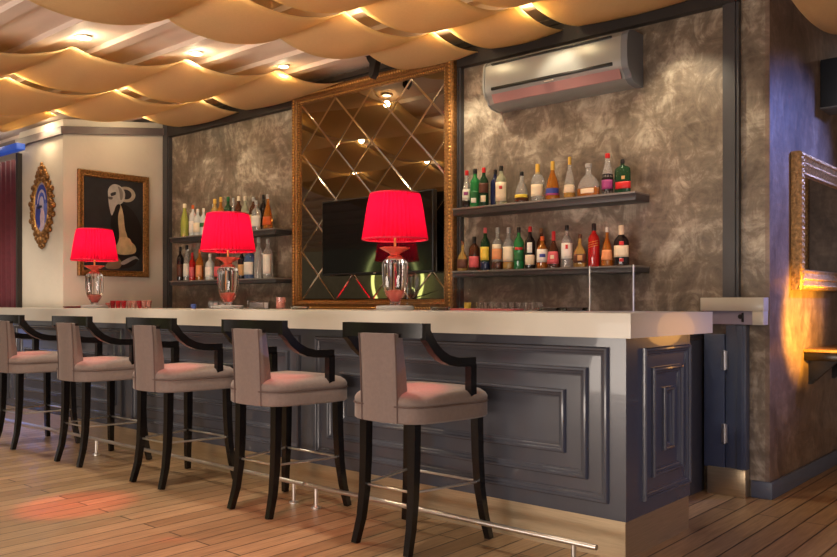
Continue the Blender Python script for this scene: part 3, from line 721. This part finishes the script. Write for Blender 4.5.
# ------------------------------------------------------------------ painting and oval mirror on the cream wall
pt = thing('framed_painting', 'gold framed dark painting of a goat headed figure on the cream wall', 'painting', (-7.998, 4.38, 1.43))
pf = lambda u, v, h: (h, u-4.38, v-1.43)
MB().frame(pf, 3.99, 4.775, 1.43, 2.505, [(0, 0), (0, .03), (.01, .038), (.03, .034), (.045, .026), (.055, .03), (.065, .016)]).done('frame', M['gold'], pt, None, 25)
cv = MB().box((.006, 4.05-4.38, .06), (.014, 4.715-4.38, 1.015)).done('canvas', M['canvas'], pt)
def paint(poly, col, lay, rough=.55):
    # u 0..1 left to right, v 0..1 bottom to top on the canvas
    b = MB(); x = .014+.0008*lay
    if len(poly) < 16:
        q = []
        for i in range(len(poly)):
            p0, p1, p2, p3 = [poly[(i+k) % len(poly)] for k in (-1, 0, 1, 2)]
            for tt in (0, .25, .5, .75):
                q.append(tuple(.5*(2*b1+(c1-a1)*tt+(2*a1-5*b1+4*c1-d1)*tt**2+(3*b1-a1-3*c1+d1)*tt**3) for a1, b1, c1, d1 in zip(p0, p1, p2, p3)))
        poly = q
    b.prism([(4.05+.665*u-4.38, .06+.955*v) for u, v in poly], 'x', x, x+.0008)
    b.done('painted_shape', mat('paint_%d_%d_%d' % col, srgb(*col), rough, var=.18, scale=14), cv)
def ell(cu, cv_, ru, rv, a0=0, a1=2*PI, n=20): return [(cu+ru*math.cos(a0+(a1-a0)*i/n), cv_+rv*math.sin(a0+(a1-a0)*i/n)) for i in range(n+(0 if abs(a1-a0-2*PI) < .01 else 1))]
paint([(.50, .70), (.64, .74), (.80, .68), (.95, .52), (.98, .30), (.90, .12), (.75, .04), (.48, .05), (.50, .3), (.44, .5)], (22, 15, 17), 1)
paint([(.52, .70), (.60, .72), (.56, .58), (.58, .36), (.50, .28), (.46, .5)], (17, 12, 14), 5)
paint([(.66, .72), (.76, .68), (.80, .5), (.82, .34), (.70, .42), (.66, .58)], (20, 14, 16), 5)
paint([(.40, .80), (.47, .80), (.46, .775), (.41, .775)], (90, 84, 80), 5)
paint([(.56, .92), (.63, .89), (.64, .80), (.60, .78), (.585, .86)], (124, 118, 112), 5)
ring = ell(.70, .845, .16, .085, -1.9, 2.6, 22); inner = ell(.69, .845, .105, .055, -1.9, 2.6, 22)
paint(ring+inner[::-1], (172, 160, 142), 2)
paint([(.40, .88), (.48, .94), (.60, .93), (.68, .86), (.66, .77), (.58, .72), (.52, .70), (.46, .60), (.42, .68), (.40, .78)], (176, 172, 166), 3)
paint([(.44, .84), (.52, .86), (.52, .83), (.45, .81)], (52, 48, 48), 4)
paint([(.50, .70), (.60, .73), (.66, .60), (.72, .38), (.86, .28), (.84, .2), (.6, .18), (.48, .24), (.50, .45)], (188, 172, 138), 2)
paint([(.58, .36), (.76, .36), (.80, .25), (.70, .18), (.56, .22)], (206, 190, 150), 3)
paint([(.36, .06), (.52, .16), (.62, .10), (.58, .03), (.40, .02)], (120, 104, 84), 2)
b_ = [(.62, .10), (.84, .17), (.93, .12), (.86, .14), (.66, .07)]; paint(b_, (150, 146, 146), 3)

om = thing('oval_mirror', 'small oval mirror with a painted blue reflection in an ornate gilt frame on the cream wall', 'painted_image', (-8.43, 3.845, 2.14))  # a mirror: its blue and lilac reflection is painted on the glass
MB().lathe([(.001, 0), (.155, .0), (.155, .012), (.001, .014)], seg=40, sy=1.62).done('painted_image', None or mat('x', (1, 1, 1)), om, rot=(PI/2, 0, 0))
oval_glass = om.children[0]
oval_glass.data.materials[0] = mat('lilac_reflection', srgb(196, 188, 214), .3, var=.12, scale=9)
def opaint(poly, col, lay):  # flat colour shapes standing in for what the oval mirror reflects
    MB().prism(poly, 'y', -.0142-.001*lay, -.0132-.001*lay).done('painted_shape', mat('oval_reflection_%d_%d_%d' % col, srgb(*col), .35, var=.2, scale=16), oval_glass, rot=(-PI/2, 0, 0))
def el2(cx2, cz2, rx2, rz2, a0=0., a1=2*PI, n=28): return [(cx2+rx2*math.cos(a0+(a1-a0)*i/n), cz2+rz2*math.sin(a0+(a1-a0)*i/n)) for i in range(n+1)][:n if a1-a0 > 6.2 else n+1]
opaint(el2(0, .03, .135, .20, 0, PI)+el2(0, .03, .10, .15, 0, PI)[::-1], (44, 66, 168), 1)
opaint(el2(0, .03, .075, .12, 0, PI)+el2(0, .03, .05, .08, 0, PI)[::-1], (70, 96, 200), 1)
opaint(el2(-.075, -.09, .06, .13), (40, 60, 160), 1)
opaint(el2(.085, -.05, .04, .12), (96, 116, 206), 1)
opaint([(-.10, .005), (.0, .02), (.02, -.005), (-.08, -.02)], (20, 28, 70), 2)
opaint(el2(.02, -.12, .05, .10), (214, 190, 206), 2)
b = MB()
n = 46
for i in range(n):
    a = 2*PI*i/n
    cx_, cz_ = .185*math.cos(a), .285*math.sin(a)
    b.ball((cx_, -.014, cz_), .030+.008*math.sin(i*2.3), 2, (1, .8, 1))
    if i % 2 == 0:
        b.ball((.225*math.cos(a)*(1+.03*math.sin(i)), -.012, .325*math.sin(a)), .026+.007*math.cos(i*1.7), 2, (1, .8, 1))
for (x, z, r) in ((0, .34, .05), (-.06, .345, .034), (.06, .345, .034), (-.035, .385, .03), (.035, .385, .03), (0, .40, .03), (0, .43, .022), (-.09, .315, .03), (.09, .315, .03),
                  (0, -.335, .048), (-.055, -.34, .036), (.055, -.34, .036), (-.03, -.385, .028), (.03, -.385, .028), (0, -.40, .026), (.1, -.31, .03), (-.1, -.31, .03)):
    b.ball((x, -.014, z), r, 2, (1, .7, 1))
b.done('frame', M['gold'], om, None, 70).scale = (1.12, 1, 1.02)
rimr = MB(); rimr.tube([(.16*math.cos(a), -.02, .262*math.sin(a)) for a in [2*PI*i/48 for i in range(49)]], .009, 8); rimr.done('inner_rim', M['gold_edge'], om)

# curtain and blue strip at the far left
b = MB(); rows = []
for z in (0.01, .8, 1.6, 2.3, 2.74):
    rows.append([(-8.985-.0125*i, 3.96+.045*math.sin(i*.62+.2*math.sin(z*2))+.012*math.sin(i*1.9), z) for i in range(150)])
b.ring_loft(rows, False, False, False)
cu = b.done('curtain', M['velvet'], None, None, 60)
md = cu.modifiers.new('thick', 'SOLIDIFY'); md.thickness = .006
tag(cu, 'burgundy velvet curtain hanging at the far left edge', 'curtain')
t = MB(); t.box((-11, 3.66, 2.735), (-8.62, 3.75, 2.80), .004); tag(t.done('light_strip', M['blue_led']), 'blue lit strip above the burgundy curtain', 'light strip')

# bracket above the mirror
t = thing('ceiling_bracket', 'small black bracket hanging from the ceiling above the mirror', 'bracket', (-4.57, 4.72, zc(4.72)))
MB().prism([(-.05, 0), (.05, 0), (.06, -.06), (.03, -.16), (0, -.19), (-.02, -.16), (-.01, -.07), (-.04, -.03)], 'y', -.03, .03).done('arm', M['black'], t)
MB().box((-.06, -.035, -.006), (.07, .035, 0)).done('plate', M['black'], t)

# ------------------------------------------------------------------ right wall
gm_ = thing('gilt_mirror', 'large mirror in a wide carved gilt frame on the right wall', 'mirror', (-1.598, 6.2, 1.235))
gf = lambda u, v, h: (h, u-6.2, v-1.235)
MB().frame(gf, 5.40, 7.05, 1.235, 2.10, [(0, 0), (0, .05), (.008, .062), (.03, .066), (.045, .056), (.06, .05), (.075, .054), (.085, .045), (.11, .03), (.125, .034), (.135, .014)]).done('frame', M['gold_pale'], gm_, None, 25)
b = MB(); bead_row(b, 5.40, 7.05, 1.235, 2.10, .025, .06, .034, .015, gf); b.done('carved_beading', M['gold_pale'], gm_, None, 60); b = MB(); bead_row(b, 5.40, 7.05, 1.235, 2.10, .07, .05, .02, .008, gf); b.done('carved_beading', M['gold_pale'], gm_, None, 60)
MB().box((.004, 5.52-6.2, .12), (.014, 6.93-6.2, .745)).done('mirror_glass', M['mirror'], gm_)
# portrait on the far wall, seen in that mirror
fp = thing('framed_portrait', 'gilt framed portrait on the far wall seen in the gilt mirror', 'painting', (-.2, 9.098, 1.45))
ff = lambda u, v, h: (u, -h, v)
MB().frame(ff, -.45, .45, 0, 1.2, [(0, 0), (0, .03), (.02, .04), (.06, .03), (.08, .012)]).done('frame', M['gold_pale'], fp, None, 25)
MB().box((-.38, -.012, .07), (.38, -.004, 1.13)).done('canvas', mat('pale_canvas', srgb(196, 190, 170), .5, var=.2, scale=4), fp)
b = MB(); b.prism([(-.22, .1), (.24, .1), (.22, .5), (.1, .72), (.08, .95), (-.06, .96), (-.1, .72), (-.24, .5)], 'y', -.014, -.012); b.done('painted_shape', M['canvas'], fp)
sp = thing('wall_speaker', 'dark loudspeaker box high on the right wall', 'loudspeaker', (-1.6, 6.04, 2.49))
MB().box((.0, 0, 0), (.28, .24, .325), .006).done('cabinet', M['ac_dark'] if 'ac_dark' in M else mat('blue_black_plastic', srgb(44, 50, 60), .45), sp)
MB().box((.278, .02, .02), (.286, .22, .305), .003).done('grille', M['black'], sp)
MB().box((0, .0, -.012), (.28, .24, -.001)).done('base_plate', M['ac_end'], sp)
cs = thing('wall_console', 'small dark wall console with pale gold edge on the right wall', 'console', (-1.6, 5.67, .78))
MB().box((.0, 0, 0), (.24, .8, .055), .004).done('drawer_box', M['darkwood'], cs)
MB().box((.0, -.012, .055), (.255, .81, .075), .004).done('top', M['gold_edge'], cs)
b = MB(); b.prism([(0, 0), (.18, 0), (.02, -.16), (0, -.16)], 'y', .1, .14); b.done('bracket', M['darkwood'], cs)
b = MB(); b.prism([(0, 0), (.18, 0), (.02, -.16), (0, -.16)], 'y', .66, .70); b.done('bracket', M['darkwood'], cs)

# glowing ring sign on the wall behind the viewer (seen in the mirror)
rl = thing('ring_lamp', 'tall yellow green glowing ring lamp reflected in the wall mirror', 'lamp', (-13.1, -4.5, 0))
b = MB(); b.tube([(.8*math.cos(a), 0, 1.7+.8*math.sin(a)) for a in [2*PI*i/56 for i in range(57)]], .04, 10); b.done('ring', M['neon'], rl)
MB().tube([(0, 0, .02), (0, 0, .865)], .025, 12).done('pole', M['black'], rl)
MB().lathe([(.19, 0), (.19, .015), (.03, .03)], seg=28).done('base', M['black'], rl)

# ------------------------------------------------------------------ light
W = bpy.data.worlds.new('World'); S.world = W; W.use_nodes = True
bg = W.node_tree.nodes['Background']; bg.inputs[0].default_value = (1, .86, .74, 1); bg.inputs[1].default_value = .45
area('front_fill', (2.2, -3.0, 1.9), (-4, 4, 1.2), 75, (1, .88, .76), 4, 1.6)  # unseen area light added behind the viewer as soft fill
# row of downlights over the stools and in front of the back wall
for x in (-9, -7.2, -5.6, -4.0, -2.4, -.8):
    spotl('downlight', (x, 2.78, zc(2.78)-.18), (x, 2.95, 0), 82, (1, .87, .7), 120, .7, .06)
for x, e in ((-7.2, 14), (-6.5, 14), (-3.72, 35), (-2.9, 16), (-2.1, 60)):
    spotl('wall_washer', (x, 4.55, zc(4.55)-.14), (x+.02, 5.0, 2.0), e, (1, .85, .6), 75, .6, .04)
area('ceiling_fill', (-3, -2.6, .35), (-4, 2.5, 2.8), 260, (1, .86, .74), 5, 1.2)  # unseen area light added low down to brighten ceiling and cloth
spotl('red_par', (-4.2, 1.0, 2.4), (-4.55, 2.25, 0), 480, (1, .1, .08), 15, .7, .05)
spotl('red_par', (-2.4, .6, 2.4), (-3.3, 2.3, 0), 190, (1, .14, .09), 34, .8, .05)
for x in (-2.62, -3.6, -4.65, -5.7, -6.78):
    spotl('red_par', (x+.25, 4.3, zc(4.3)-.3), (x+.02, 2.93, .76), 400, (1, .09, .08), 10, .8, .02)
spotl('blue_par', (.3, 6.8, 2.9), (-1.6, 5.5, 1.75), 620, (.22, .32, 1), 46, 1., .06)
spotl('blue_par', (1.3, 2.6, 1.5), (-1.7, 4.0, .5), 110, (.42, .5, 1), 34, .8, .06)
spotl('blue_par', (-11, 1.9, .9), (-8.2, 3.36, .25), 60, (.1, .25, 1), 26, .8, .06)
warm(-1.0, 5.3, .98, 4, (1, .45, .1), .12)
spotl('red_par', (-1.3, 3.4, 2.7), (-2.55, 5.0, 1.62), 30, (1, .08, .16), 30, 1., .05)
spotl('amber_par', (-.72, 5.15, .95), (-1.6, 5.58, 1.03), 480, (1, .47, .03), 50, 1., .05)

# ------------------------------------------------------------------ camera
cam = bpy.data.cameras.new('camera'); co = bpy.data.objects.new('camera', cam); C.objects.link(co)
co.location = (0, 0, 1.15); co.rotation_euler = (PI/2, 0, math.radians(40.9))
cam.sensor_width = 36; cam.lens = 821/837*36; cam.shift_y = 25/837; cam.clip_start = .05
S.camera = co
vs_ = S.view_settings; vs_.view_transform = 'Standard'; vs_.look = 'None'; vs_.gamma = 1; vs_.use_curve_mapping = False; vs_.exposure = 0
